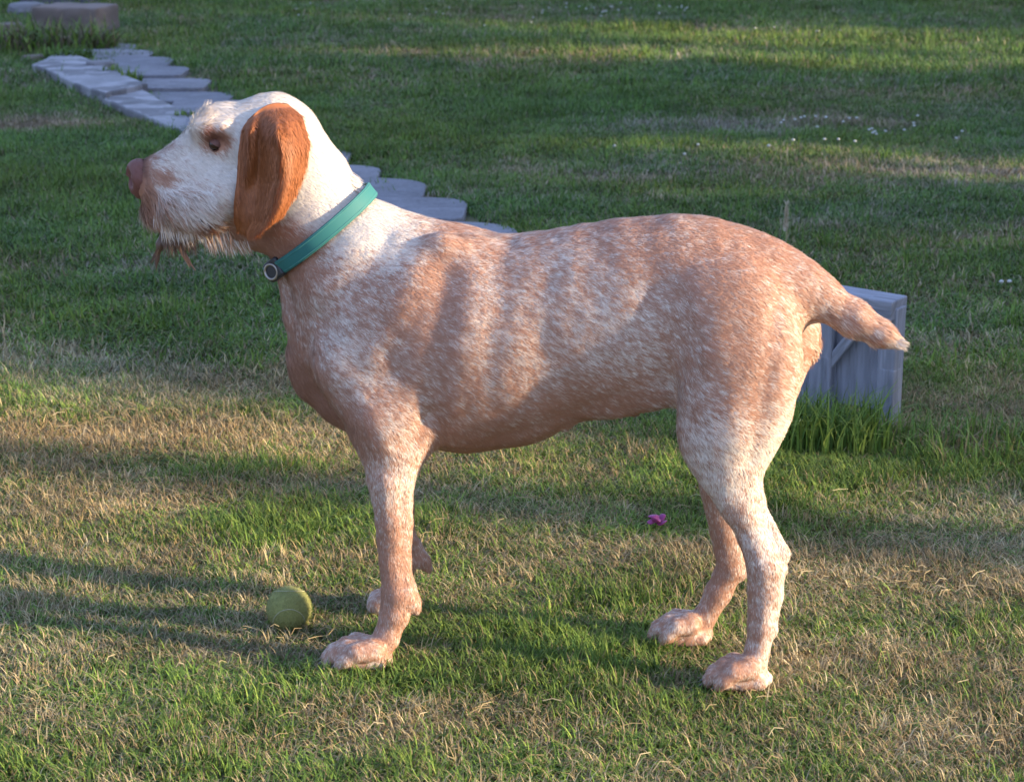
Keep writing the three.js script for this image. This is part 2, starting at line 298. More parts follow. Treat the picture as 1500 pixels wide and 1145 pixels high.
// near hind leg
const BZ = .195;
chain(.035, .03, .6, [[1072, 470, 86, zc(1070) + .058], [1082, 530, 80, BZ - .004], [1073, 600, 75, BZ], [1066, 655, 54, BZ + .002]]);
chain(.01, .04, .8, [[1064, 640, 55, BZ - .002], [1070, 690, 36, BZ + .002], [1084, 735, 27, BZ + .006]]);
chain(.01, .012, .7, [[1090, 680, 22, BZ - .002], [1106, 735, 11, BZ + .004], [1144, 806, 9, BZ + .008]]);              // tendon behind the shank
chain(.006, .022, .82, [[1082, 725, 27, BZ + .006], [1104, 785, 23, BZ + .008], [1123, 826, 27, BZ + .01], [1122, 870, 24, BZ + .01], [1117, 920, 21, BZ + .012], [1110, 955, 19.5, BZ + .014], [1107, 975, 19, BZ + .014]]);
more(grp - 1, .8, [[1142, 818, 13, BZ + .01], [1145, 830, 11, BZ + .01]]);                                    // point of hock
const BP = BZ + .016;
paw([-0.029, -.010, .010, .029].map((dz, i) => [[1096, 976 + dz * 90, 17, BP + dz * .7], [1070 - (i % 3 ? 7 : -5), 977 + dz * 300, 13, BP + dz * 1.02], [1054 - (i % 3 ? 8 : -8), 987 + dz * 310, 11.5, BP + dz * 1.08], [1045 - (i % 3 ? 8 : -8), 996 + dz * 310, 8.5, BP + dz * 1.08]]), .008);
more(grp - 1, 1, [[1092, 982, 19, BP], [1068, 987, 13, BP]]);
more(grp - 1, 1, [[1060, 997, 11, BP], [1120, 992, 12, BP]]); more(grp - 1, 1, [[1064, 1003, 9.5, BP + .021], [1114, 999, 11, BP + .016]]);
// far hind leg
const CZ = .055;
chain(.035, .022, .6, [[1080, 460, 84, zc(1080) - .05], [1120, 494, 72, CZ - .004], [1090, 560, 70, CZ - .002], [1062, 640, 54, CZ]]);
chain(.006, .03, .82, [[1052, 650, 46, CZ], [1054, 710, 31, CZ], [1064, 780, 23, CZ - .004], [1072, 830, 21, CZ - .006], [1052, 868, 19, CZ - .007], [1032, 903, 17, CZ - .008], [1022, 918, 17, CZ - .008]]);
more(grp - 1, 1, [[1082, 838, 13, CZ - .006]]);
const CPZ = CZ - .008;
paw([-0.027, -.009, .009, .027].map((dz, i) => [[1010, 912 + dz * 90, 17, CPZ + dz * .7], [986 - (i % 3 ? 7 : -5), 911 + dz * 280, 13, CPZ + dz * 1.02], [972 - (i % 3 ? 8 : -7), 921 + dz * 290, 11.5, CPZ + dz * 1.08], [963 - (i % 3 ? 8 : -7), 930 + dz * 290, 8.5, CPZ + dz * 1.08]]), .008);
more(grp - 1, 1, [[1006, 918, 19, CPZ], [984, 921, 13, CPZ]]);
more(grp - 1, 1, [[978, 932, 10, CPZ], [1034, 929, 11, CPZ]]); more(grp - 1, 1, [[981, 937, 9.5, CPZ + .02], [1028, 935, 11, CPZ + .015]]);
// tail
chain(.02, .03, .95, [T(1130, 400, 40), T(1168, 417, 36), T(1200, 435, 29), T(1248, 464, 23), T(1290, 488, 15), T(1312, 500, 8)]);
// belly: fold in front of the stifle, teats
chain(.02, .04, .5, [T(1010, 556, 38, .045), T(960, 566, 27, .05), T(900, 580, 21, .045)]);
chain(.01, .014, 1, [T(932, 592, 8, .03), T(930, 606, 4, .03)]); chain(.01, .012, 1, [T(830, 614, 8, .03), T(829, 628, 3.5, .03)]);

const NG = grp;
function primDist(p, x, y, z) {
  const a = p.a, b = p.b, bx = b[0] - a[0], by = b[1] - a[1], bz = b[2] - a[2], l = bx * bx + by * by + bz * bz;
  const t = l > 1e-12 ? clamp(((x - a[0]) * bx + (y - a[1]) * by + (z - a[2]) * bz * (p.sz < .8 ? 0.3 : 1)) / (bx * bx + by * by + bz * bz * (p.sz < .8 ? .3 : 1))) : 0;
  const dx = x - a[0] - bx * t, dy = y - a[1] - by * t, dz = (z - a[2] - bz * t) / p.sz, r = a[3] + (b[3] - a[3]) * t;
  return Math.sqrt(dx * dx + dy * dy + dz * dz) - r;
}
const smin = (a, b, k) => { if (k <= 0) return Math.min(a, b); const h = Math.max(k - Math.abs(a - b), 0) / k; return Math.min(a, b) - h * h * k * .25; };
const SOCKET = [...P(313, 212, HZ + .066)];
const gd = new Float64Array(64);
function fieldOf(list, x, y, z) {
  gd.fill(1, 0, NG);
  for (let i = 0; i < list.length; i++) { const p = list[i], d = primDist(p, x, y, z); gd[p.id] = gd[p.id] === 1 ? d : smin(gd[p.id], d, groupK[p.id]); }
  let d = gd[0];
  for (let i = 1; i < NG; i++) if (gd[i] < 1) d = smin(d, gd[i], groupJoin[i]);
  // eye socket
  const ex = x - SOCKET[0], ey = y - SOCKET[1], ez = z - SOCKET[2], e = .015 - Math.sqrt(ex * ex + ey * ey + ez * ez * .5);
  if (e > -.02) { const h = Math.max(.012 - Math.abs(d - e), 0) / .012; d = Math.max(d, e) + h * h * .003; }
  return d;
}
function field(x, y, z) { return fieldOf(prims, x, y, z); }
// muscle and bone under the skin: [px, py, px, py, width, depth] (+ hollow, - ridge), the same on both sides
const RELIEF = [[648, 400, 628, 600, 20, .0045], [628, 600, 600, 640, 14, .005], [696, 365, 676, 500, 24, -.0042], [740, 372, 712, 520, 18, .002], [778, 372, 750, 500, 17, -.0016], [806, 400, 782, 540, 16, .0014],
  [602, 400, 545, 520, 18, -.005], [560, 360, 470, 470, 18, .005], [520, 560, 560, 640, 20, -.004], [455, 560, 500, 625, 14, .005], [960, 410, 985, 580, 34, .006], [1010, 400, 1030, 480, 26, -.004],
  [1120, 430, 1085, 640, 14, .0045], [1060, 560, 1050, 690, 20, -.003], [1100, 705, 1136, 796, 9, .0045], [1096, 770, 1106, 815, 8, -.0025], [1106, 850, 1098, 950, 5, -.002], [1124, 850, 1114, 950, 5, .002], [590, 690, 592, 850, 6, .0025], [565, 690, 568, 850, 7, -.0015],
  [720, 640, 860, 590, 16, .003], [290, 240, 340, 250, 12, .002], [250, 240, 290, 225, 8, .0015], [285, 300, 330, 262, 10, .002]].map(([a, b, c, d, w, h]) => { const p = P(a, b, .12), q = P(c, d, .12); return [p[0], p[1], q[0] - p[0], q[1] - p[1], w * .001, h]; });
function fieldFur(list, x, y, z) {
  let d = fieldOf(list, x, y, z);
  if (Math.abs(z - .03 - (x + .19) * .18) > .02) for (const [ax, ay, bx, by, w, h] of RELIEF) { const t = clamp(((x - ax) * bx + (y - ay) * by) / (bx * bx + by * by)), q = ((x - ax - bx * t) ** 2 + (y - ay - by * t) ** 2) / (w * w); if (q < 5) d += h * Math.exp(-q); }
  d += (noise(x * 60, y * 60, z * 60) - .5) * .0022 + (noise(x * 22 + 5, y * 16, z * 22) - .5) * .004;
  return d;
}
function buildBody(h) {
  let lo = [9, 9, 9], hi = [-9, -9, -9];
  for (const p of prims) for (const q of [p.a, p.b]) for (let c = 0; c < 3; c++) { lo[c] = Math.min(lo[c], q[c] - q[3] - .02); hi[c] = Math.max(hi[c], q[c] + q[3] + .02); }
  const B = 8, n = [0, 1, 2].map((c) => Math.ceil((hi[c] - lo[c]) / (h * B)));
  const pos = [], idx = [], vid = new Map(), nx = n[0] * B + 1, ny = n[1] * B + 1, key = (i, j, k) => (k * ny + j) * nx + i;
  const S = B + 2, val = new Float32Array(S * S * S);
  const quads = [];
  for (let bz = 0; bz < n[2]; bz++) for (let by = 0; by < n[1]; by++) for (let bx = 0; bx < n[0]; bx++) {
    const cx = lo[0] + (bx + .5) * B * h, cy = lo[1] + (by + .5) * B * h, cz = lo[2] + (bz + .5) * B * h, reach = B * h * .9;
    const near = []; let mn = 9;
    for (const p of prims) { const d = primDist(p, cx, cy, cz) * Math.min(1, p.sz); if (d < mn) mn = d; near.push(d); }
    if (mn > reach + .02) continue;
    const list = prims.filter((p, i) => near[i] < reach + .075); if (!list.length) continue;
    if (Math.abs(fieldOf(list, cx, cy, cz)) > (reach + .01) / .6) continue;
    let neg = false, posi = false;
    for (let k = 0; k < S; k++) for (let j = 0; j < S; j++) for (let i = 0; i < S; i++) { const v = fieldFur(list, lo[0] + (bx * B + i) * h, lo[1] + (by * B + j) * h, lo[2] + (bz * B + k) * h); val[(k * S + j) * S + i] = v; if (v < 0) neg = true; else posi = true; }
    if (!neg || !posi) continue;
    const vertex = (i, j, k) => {             // cell corner i,j,k (local) -> vertex id
      const gk = key(bx * B + i, by * B + j, bz * B + k); let id = vid.get(gk); if (id !== undefined) return id;
      let sx = 0, sy = 0, sz = 0, c = 0;
      for (let e = 0; e < 12; e++) {
        const ax = e >> 2, u = e & 1, w = (e >> 1) & 1, o = ax === 0 ? [0, u, w] : ax === 1 ? [u, 0, w] : [u, w, 0], q = [...o]; q[ax] = 1;
        const a = val[((k + o[2]) * S + j + o[1]) * S + i + o[0]], b = val[((k + q[2]) * S + j + q[1]) * S + i + q[0]];
        if ((a < 0) !== (b < 0)) { const t = a / (a - b); sx += o[0] + (q[0] - o[0]) * t; sy += o[1] + (q[1] - o[1]) * t; sz += o[2] + (q[2] - o[2]) * t; c++; }
      }
      id = pos.length / 3; vid.set(gk, id);
      pos.push(lo[0] + (bx * B + i + sx / c) * h, lo[1] + (by * B + j + sy / c) * h, lo[2] + (bz * B + k + sz / c) * h); return id;
    };
    for (let k = 0; k <= B; k++) for (let j = 0; j <= B; j++) for (let i = 0; i <= B; i++) {
      const a = val[(k * S + j) * S + i] < 0;
      // edges owned by cell-corner (i,j,k) with i,j,k in 1..B so that the four cells around are inside the local block
      if (j >= 1 && k >= 1 && i < B + 0 && i >= 0) { const b = val[(k * S + j) * S + i + 1] < 0; if (a !== b && i < B) quads.push([a, vertex(i, j - 1, k - 1), vertex(i, j, k - 1), vertex(i, j, k), vertex(i, j - 1, k)]); }
      if (i >= 1 && k >= 1 && j < B) { const b = val[(k * S + j + 1) * S + i] < 0; if (a !== b) quads.push([a, vertex(i - 1, j, k - 1), vertex(i - 1, j, k), vertex(i, j, k), vertex(i, j, k - 1)]); }
      if (i >= 1 && j >= 1 && k < B) { const b = val[((k + 1) * S + j) * S + i] < 0; if (a !== b) quads.push([a, vertex(i - 1, j - 1, k), vertex(i, j - 1, k), vertex(i, j, k), vertex(i - 1, j, k)]); }
    }
  }
  for (const [a, p, q, r, s] of quads) { if (a) idx.push(p, q, r, p, r, s); else idx.push(p, r, q, p, s, r); }
  const g = new THREE.BufferGeometry(); g.setAttribute('position', new THREE.Float32BufferAttribute(pos, 3)); g.setIndex(idx); g.computeVertexNormals(); return g;
}

// coat pattern: share of white hair over orange, as soft patches on the dog's side
const toSheet = (x, y) => [750 + x * 1005, 0, y];
const spot = ([px, py, rx, ry, a]) => { const c = P(px, py, .08); return [c[0], c[1], rx * .001, ry * .001, a]; };
const WHITE = [
  [400, 165, 110, 75, .9], [300, 250, 90, 90, .75], [430, 255, 90, 90, .75], [490, 290, 60, 70, .6], [540, 330, 60, 60, .5], [590, 350, 45, 50, .35], [290, 160, 40, 30, .4],
  [192, 262, 15, 30, -1.5], [214, 312, 16, 22, -.45], [262, 348, 40, 12, -.7], [236, 266, 14, 10, -.8], [232, 226, 30, 8, -.3], [308, 208, 19, 18, -2.5], [335, 205, 24, 30, -.42], [300, 265, 40, 30, -.22], [350, 290, 30, 40, -.2], [372, 345, 40, 30, -.7], [420, 385, 40, 35, -.5], [330, 340, 40, 25, -.3],
  [458, 220, 24, 70, -.38], [440, 345, 40, 30, -.4], [500, 480, 60, 60, .28], [500, 560, 40, 60, .2], [555, 400, 40, 70, -.12], [640, 400, 40, 60, -.25], [620, 520, 50, 80, -.1], [700, 440, 50, 60, .1], [760, 360, 70, 40, .1], [800, 420, 90, 60, .12],
  [780, 540, 90, 60, .12], [900, 460, 80, 70, .2], [920, 420, 70, 40, .1], [860, 560, 120, 30, -.2], [720, 640, 110, 40, -.35], [850, 600, 90, 30, -.2], [930, 380, 40, 120, -.1],
  [1080, 350, 110, 50, -.12], [1060, 440, 80, 80, -.12], [1110, 520, 50, 80, -.05], [1050, 600, 60, 40, .38], [1040, 660, 50, 45, .42], [1000, 560, 40, 40, .2], [1120, 640, 35, 60, .3],
  [590, 640, 45, 60, .34], [560, 690, 40, 40, .1], [575, 800, 40, 90, -.2], [602, 720, 12, 60, .2], [540, 965, 60, 25, .4], [440, 560, 40, 70, -.5], [500, 610, 50, 50, -.5],
  [1142, 830, 26, 90, .5], [1122, 930, 22, 70, .45], [1080, 990, 60, 34, .5], [1140, 620, 30, 120, .35], [1100, 740, 30, 60, .3], [500, 962, 50, 24, .3], [628, 822, 18, 24, .45], [1000, 920, 70, 40, .0], [1050, 820, 30, 80, -.15], [1300, 495, 40, 20, .35], [1322, 503, 25, 15, .8], [1240, 455, 40, 25, .1],
].map(spot);
function whiteness(x, y, z) {
  let w = .2;
  for (const [cx, cy, rx, ry, a] of WHITE) { const q = ((x - cx) / rx) ** 2 + ((y - cy) / ry) ** 2; if (q < 7) w += a * Math.exp(-q * .9); }
  return w;
}
function coatColor(x, y, z, out, strand) {
  const w0 = whiteness(x, y, z);
  // flecks drawn out along the lie of the hair
  const u = x * .94 - y * .34, v = x * .34 + y * .94;
  let n = noise(u * 110, v * 220, z * 140) * .55 + noise(u * 240 + 3, v * 440, z * 280) * .45;
  const big = fbm(u * 14 + 3, v * 20, z * 14);
  let w = w0 + (n - .5) * 1.05 + (big - .5) * .22;
  w = smooth(.0, .95, w + (strand ? (rnd() - .5) * .7 : 0));
  if (w0 > .95) w = Math.max(w, strand ? .62 + .38 * rnd() : .8);
  const brown = clamp(-w0 * 1.1);
  const o = [lerp(.39, .17, brown), lerp(.198, .07, brown), lerp(.125, .045, brown)];
  out[0] = lerp(o[0], .70, w); out[1] = lerp(o[1], .63, w); out[2] = lerp(o[2], .555, w);
  return out;
}
const dog = tag(group('dog'), 'white and orange roan rough-coated dog wearing a teal collar, standing in profile', 'dog');
const bodyGeo = buildBody(.0042);
{
  const p = bodyGeo.attributes.position, c = new Float32Array(p.count * 3), o = [0, 0, 0];
  for (let i = 0; i < p.count; i++) { coatColor(p.getX(i), p.getY(i), p.getZ(i), o, false); c.set(o, i * 3); }
  bodyGeo.setAttribute('color', new THREE.BufferAttribute(c, 3));
}
const body = mesh('body', bodyGeo, new THREE.MeshStandardMaterial({ vertexColors: true, roughness: .8 }), dog);

// hit the dog's surface along a straight line
function gradient(p, e = .002) { const g = [field(p[0] + e, p[1], p[2]) - field(p[0] - e, p[1], p[2]), field(p[0], p[1] + e, p[2]) - field(p[0], p[1] - e, p[2]), field(p[0], p[1], p[2] + e) - field(p[0], p[1], p[2] - e)]; const l = Math.hypot(...g) || 1; return g.map((c) => c / l); }
function march(o, d, max = 1) { let t = 0; for (let i = 0; i < 160 && t < max; i++) { const p = [o[0] + d[0] * t, o[1] + d[1] * t, o[2] + d[2] * t], v = field(...p); if (v < .0004) return p; t += Math.max(.0006, v * .6); } return null; }
const flank = (px, py, z = .32) => { const o = P(px, py, z), s = sight(px, py), l = Math.hypot(...s); return march(o, s.map((c) => c / l)); };

// hair strands
const hairGeo = new THREE.BufferGeometry();
{
  const pos = [], rows = [[0, 0, .5], [.35, .05, .46], [.7, .055, .3], [1, .02, 0]];
  for (let i = 0; i + 1 < rows.length; i++) { const [y, z, w] = rows[i], [y2, z2, w2] = rows[i + 1]; pos.push(-w, y, z, w, y, z, w2, y2, z2); if (w2) pos.push(-w, y, z, w2, y2, z2, -w2, y2, z2); }
  hairGeo.setAttribute('position', new THREE.Float32BufferAttribute(pos, 3)); hairGeo.computeVertexNormals();
}
const hairMat = new THREE.MeshStandardMaterial({ roughness: .62, side: THREE.DoubleSide });
function hair(name, parent, list, kind = 'stuff') {    // list of {p, n, d, len, w, c, lift}
  const im = new THREE.InstancedMesh(hairGeo, hairMat, list.length); im.name = name; im.userData.kind = kind; im.castShadow = im.receiveShadow = true;
  const m = new THREE.Matrix4(), X = new THREE.Vector3(), Y = new THREE.Vector3(), Z = new THREE.Vector3(), N = new THREE.Vector3(), c = new THREE.Color();
  list.forEach((s, i) => {
    N.set(...s.n); Y.set(...s.d); Y.addScaledVector(N, -Y.dot(N)).normalize(); Y.multiplyScalar(Math.cos(s.lift)).addScaledVector(N, Math.sin(s.lift)).normalize();
    X.crossVectors(Y, N).normalize(); Z.crossVectors(X, Y).normalize();
    m.makeBasis(X.multiplyScalar(s.w), Y.multiplyScalar(s.len), Z.multiplyScalar(s.len)); m.setPosition(...s.p); im.setMatrixAt(i, m); c.setRGB(...s.c); im.setColorAt(i, c);
  });
  parent.add(im); return im;
}
const NOSE = P(186, 262, HZ), HEADC = P(380, 250, HZ), NECKC = P(480, 330, HZ), LEGY = P(750, 640, .1)[1], TAILX = P(1172, 420, .13), TIP = P(1316, 502, .17), BEARD = P(262, 350, HZ);
const BROW = P(297, 172, HZ), NAPE = P(534, 258, .01), LIP = P(301, 327, .04), EYE = P(314, 212, HZ + .045);
function flow(x, y, z) {          // lie of the coat
  const h = smooth(NECKC[0] + .06, HEADC[0] - .03, x);       // 1 on the head
  const leg = smooth(LEGY + .08, LEGY - .06, y), tail = smooth(TAILX[0] - .01, TAILX[0] + .05, x);
  let d = [.86, -.5, 0];
  d = [lerp(d[0], .12, leg), lerp(d[1], -1, leg), 0];
  d = [lerp(d[0], .8, tail), lerp(d[1], -.55, tail), 0];
  d = [lerp(d[0], .72, h), lerp(d[1], -.55, h), 0];
  return d;
}
{
  const p = bodyGeo.attributes.position, nrm = bodyGeo.attributes.normal, ix = bodyGeo.index.array, nt = ix.length / 3, cum = new Float32Array(nt);
  const A = new THREE.Vector3(), B = new THREE.Vector3(), C = new THREE.Vector3(); let tot = 0;
  for (let t = 0; t < nt; t++) { A.fromBufferAttribute(p, ix[t * 3]); B.fromBufferAttribute(p, ix[t * 3 + 1]); C.fromBufferAttribute(p, ix[t * 3 + 2]); tot += B.sub(A).cross(C.sub(A)).length() / 2; cum[t] = tot; }
  const coat = [], beard = [], N = 420000, q = [0, 0, 0];
  const hx0 = P(345, 250, HZ)[0], muzzleX = P(300, 250, HZ)[0], mouthY = P(262, 318, HZ)[1];
  for (let i = 0; i < N; i++) {
    const r = rnd() * tot; let a = 0, b = nt - 1; while (a < b) { const m = (a + b) >> 1; if (cum[m] < r) a = m + 1; else b = m; }
    let u = rnd(), v = rnd(); if (u + v > 1) { u = 1 - u; v = 1 - v; }
    const k = [ix[a * 3], ix[a * 3 + 1], ix[a * 3 + 2]], w = [1 - u - v, u, v], at = (b2, m) => w[0] * b2.getComponent(k[0], m) + w[1] * b2.getComponent(k[1], m) + w[2] * b2.getComponent(k[2], m);
    const P3 = [at(p, 0), at(p, 1), at(p, 2)], n3 = [at(nrm, 0), at(nrm, 1), at(nrm, 2)], nl = Math.hypot(...n3) || 1; n3.forEach((c, m) => { n3[m] = c / nl; });
    if (n3[2] < -.35 && rnd() < .75) continue;                       // fewer on the side turned away
    const [x, y, z] = P3, dn = Math.hypot(x - NOSE[0], y - NOSE[1]);
    if (dn < .03) continue;
    if (Math.hypot(x - EYE[0], y - EYE[1], z - EYE[2]) < .0125) continue;
    const d = flow(x, y, z), j = .28; d[0] += rr(-j, j); d[1] += rr(-j, j); d[2] += rr(-j, j);
    const onHead = x < hx0 + .02 && y > mouthY - .1 && x < P(400, 300, 0)[0];
    const leg = y < LEGY - .02;
    let len = leg ? rr(.004, .0075) : rr(.0055, .0105), lift = rr(.03, .18), wd = rr(.0005, .0010);
    if (leg && y < .05) { len = rr(.003, .0055); lift = rr(.03, .2); wd = rr(.0005, .0009); }
    if (onHead) { len = rr(.006, .012); wd = rr(.0005, .0010); }
    if (x < muzzleX + .02 && y < mouthY + .05 && onHead) { len = rr(.012, .03); lift = rr(.05, .35); wd = rr(.0006, .0012); }
    if (x > TIP[0] - .04) { len = rr(.008, .014); lift = rr(.03, .18); }
    else if (x > TAILX[0] + .03 && n3[1] < 0) { len = rr(.012, .022); }
    const brow = Math.hypot(x - BROW[0], y - BROW[1]), nape = Math.hypot(x - NAPE[0], y - NAPE[1]);
    if (brow < .02) { len = rr(.010, .02) * (1.2 - brow * 30); lift = rr(.25, .8); wd = rr(.0004, .0008); d[0] += .3; d[1] += .3; }
    if (nape < .022) { len = rr(.012, .024); lift = rr(.15, .55); wd = rr(.0004, .0008); }
    if (Math.hypot(x - LIP[0], y - LIP[1]) < .009 && n3[2] > 0) continue;
    coatColor(x, y, z, q, true); const g = rr(.88, 1.12);
    coat.push({ p: P3, n: n3, d, len, w: wd, c: q.map((c) => Math.min(.92, c * g)), lift });
  }
  tag(hair('coat', dog, coat), 'rough roan hair of white and orange strands', null);
}

// ear
function buildEar(side) {
  const L = [[.0, 362, 176], [.1, 355, 188], [.3, 350, 222], [.5, 348, 262], [.7, 345, 298], [.88, 345, 318], [1, 347, 335]];
  const R = [[.0, 418, 156], [.1, 440, 172], [.3, 454, 212], [.5, 448, 248], [.7, 436, 280], [.88, 418, 310], [1, 388, 335]];
  const at = (E, t) => { for (let i = 0; i + 1 < E.length; i++) if (t <= E[i + 1][0]) { const f = (t - E[i][0]) / (E[i + 1][0] - E[i][0]); return [lerp(E[i][1], E[i + 1][1], f), lerp(E[i][2], E[i + 1][2], f)]; } return E[E.length - 1].slice(1); };
  const NU = 30, NV = 40, z = [], xy = [];
  for (let j = 0; j <= NV; j++) for (let i = 0; i <= NU; i++) {
    const v = j / NV, u = i / NU, l = at(L, v), r = at(R, v), bow = Math.sin(u * Math.PI) * (v < .12 ? -10 * (1 - v / .12) : v > .8 ? 4 * (v - .8) / .2 : 0);
    const px = lerp(l[0], r[0], u), py = lerp(l[1], r[1], u) + bow, w = P(px, py, .06);
    const hit = march([w[0], w[1], .2], [0, 0, -1], .25); xy.push([w[0], w[1]]); z.push(hit ? hit[2] : .03);
  }
  const id = (i, j) => j * (NU + 1) + i;
  for (let it = 0; it < 30; it++) { const y = z.slice(); for (let j = 1; j < NV; j++) for (let i = 0; i <= NU; i++) { const a = y[id(Math.max(0, i - 1), j)], b = y[id(Math.min(NU, i + 1), j)]; z[id(i, j)] = Math.max(y[id(i, j)], (a + b + y[id(i, j - 1)] + y[id(i, j + 1)]) / 4); } }
  const off = (u, v) => {
    const ridge = .007 * Math.exp(-(((u - .62 - .1 * v) / .06) ** 2)) * smooth(.04, .14, v) * (1 - smooth(.3, .5, v)) + .022 * Math.exp(-(((u - .18) / .085) ** 2)) * smooth(.0, .12, v) * (1 - smooth(.32, .6, v));
    const back = .038 * smooth(.26, .72, u + .06 * Math.sin(v * 6)) * (1 - smooth(.76, 1.04, u) * 1.2) * (1 - .25 * v);
    const groove = -.007 * Math.exp(-(((u - .56 - .05 * v) / .06) ** 2)) * smooth(.1, .25, v) * (1 - smooth(.5, .8, v));
    const wav = groove + .003 * Math.sin(u * 9 + v * 5) * v + .006 * Math.sin(v * 7 + 1) * (1 - u) * .5;
    return .006 + ridge + back * smooth(0, .15, v) + wav + .01 * v - .004 * smooth(.25, .0, v);
  };
  const pos = [], idx = [];
  for (let s = 0; s < 2; s++) for (let j = 0; j <= NV; j++) for (let i = 0; i <= NU; i++) {
    const u = i / NU, v = j / NV, k = id(i, j), rim = Math.min(u, 1 - u, 1 - v) < .02 ? .35 : 1, th = .0035 * rim;
    const zz = z[k] + off(u, v) + (s ? -th : th); pos.push(xy[k][0], xy[k][1], side > 0 ? zz : 2 * HZ - zz);
  }
  const off2 = (NU + 1) * (NV + 1);
  for (let j = 0; j < NV; j++) for (let i = 0; i < NU; i++) { const a = id(i, j), b = id(i + 1, j), c = id(i + 1, j + 1), d = id(i, j + 1); idx.push(a, c, b, a, d, c, a + off2, b + off2, c + off2, a + off2, c + off2, d + off2); }
  const ring = []; for (let j = 0; j <= NV; j++) ring.push(id(0, j)); for (let i = 1; i <= NU; i++) ring.push(id(i, NV)); for (let j = NV - 1; j >= 0; j--) ring.push(id(NU, j)); for (let i = NU - 1; i > 0; i--) ring.push(id(i, 0));
  ring.forEach((a, n) => { const b = ring[(n + 1) % ring.length]; idx.push(a, b, b + off2, a, b + off2, a + off2); });
  if (side < 0) for (let i = 0; i < idx.length; i += 3) [idx[i + 1], idx[i + 2]] = [idx[i + 2], idx[i + 1]];
  const g = new THREE.BufferGeometry(); g.setAttribute('position', new THREE.Float32BufferAttribute(pos, 3)); g.setIndex(idx); g.computeVertexNormals();
  const col = []; for (let i = 0; i < pos.length; i += 3) { const n = .8 + .4 * fbm(pos[i] * 60, pos[i + 1] * 25, pos[i + 2] * 40); col.push(.28 * n, .092 * n, .027 * n); }
  g.setAttribute('color', new THREE.Float32BufferAttribute(col, 3)); return g;
}
{
  const em = new THREE.MeshStandardMaterial({ vertexColors: true, roughness: .62 });
  const geo = buildEar(1), ear = tag(mesh('ear', geo, em, dog), 'hanging orange-brown ear with a soft fold', null);
  mesh('ear', buildEar(-1), em, dog);
  const p = geo.attributes.position, n = geo.attributes.normal, list = [];
  for (let i = 0; i < 15000; i++) {
    const ci = Math.floor(rnd() * 30), cj = Math.floor(rnd() * 40), fu = rnd(), fv = rnd(), k = cj * 31 + ci, g = rr(.75, 1.25);
    const a = ['getX', 'getY', 'getZ'].map((f) => lerp(lerp(p[f](k), p[f](k + 1), fu), lerp(p[f](k + 31), p[f](k + 32), fu), fv));
    list.push({ p: a, n: [n.getX(k), n.getY(k), n.getZ(k)], d: [.15 + rr(-.2, .2), -1, rr(-.1, .1)], len: rr(.006, .013), w: rr(.0005, .0010), c: [.30 * g, .098 * g, .029 * g], lift: rr(.03, .2) });
  }
  hair('ear_hair', ear, list);
}

// eye, nose, claws
{
  const dark = mat(.03, .014, .009, .06), lid = mat(.13, .055, .042, .6);
  const h = flank(314, 212), n = gradient(h);
  for (const s of [1, -1]) {
    const c = [h[0] - n[0] * .0045, h[1] - n[1] * .0045, h[2] - n[2] * .0045]; if (s < 0) c[2] = 2 * HZ - c[2];
    const e = mesh('eye', new THREE.SphereGeometry(.0098, 24, 16), dark, dog); e.position.set(...c);
    const up = mesh('eyelid', new THREE.SphereGeometry(.0112, 28, 12, 0, Math.PI * 2, 0, Math.PI * .47), lid, e); up.rotation.set(s * .1, 0, -.5);
    const lo = mesh('eyelid', new THREE.SphereGeometry(.0110, 28, 10, 0, Math.PI * 2, 0, Math.PI * .30), lid, e); lo.rotation.set(Math.PI + s * .1, 0, -.25);
  }
  // nose leather
  const g = new THREE.SphereGeometry(1, 40, 28), p = g.attributes.position;
  for (let i = 0; i < p.count; i++) {
    let x = p.getX(i), y = p.getY(i), z = p.getZ(i);
    const f = 1 - .28 * smooth(.1, -1, y); let X = x * .0255 * (y > 0 ? 1 : .84), Y = y * .0285, Z = z * .027 * f;
    X -= y * .006; const nx = (x + .72), nz = Math.abs(z) - .5, ny = y + .05; const q = Math.exp(-(nx * nx * 3 + nz * nz * 14 + ny * ny * 9)); X += q * .018; Z -= Math.sign(z) * q * .01;
    X += .004 * Math.exp(-z * z * 60) * (x < 0 ? 1 : 0);
    const b = (noise(x * 14, y * 14, z * 14) - .5) * .0022; p.setXYZ(i, X + b, Y + b, Z + b);
  }
  g.computeVertexNormals();
  const nose = mesh('nose', g, new THREE.MeshPhysicalMaterial({ color: new THREE.Color().setRGB(.15, .064, .052), roughness: .58, specularIntensity: .6 }), dog); nose.position.set(...P(206, 262, HZ)); nose.rotation.z = -.32;
  const lipm = mat(.07, .032, .038, .4), lip = mesh('lip', new THREE.TubeGeometry(new THREE.CatmullRomCurve3([[292, 318], [300, 326], [305, 330], [298, 338]].map(([a, b], i) => { const h = flank(a, b) || P(a, b, .045); return new THREE.Vector3(h[0], h[1], h[2] + .001); })), 16, .006, 8), lipm, dog);
  const cm = mat(.09, .07, .06, .45), claw = new THREE.ConeGeometry(.005, .018, 8); claw.rotateZ(Math.PI / 2 + .5);
  const spots = []; [[-.027, 0], [-.009, 1], [.010, 1], [.027, 0]].forEach(([dz, i]) => { spots.push([478 - (i ? 9 : -10), 968 + dz * 330, FP + dz * 1.15], [1038 - (i ? 8 : -9), 998 + dz * 320, BP + dz * 1.15], [957 - (i ? 8 : -8), 932 + dz * 300, CPZ + dz * 1.15]); });
  for (const [px, py, z] of spots) { const c = mesh('claw', claw, cm, dog); c.position.set(...P(px, py, z)); }
}
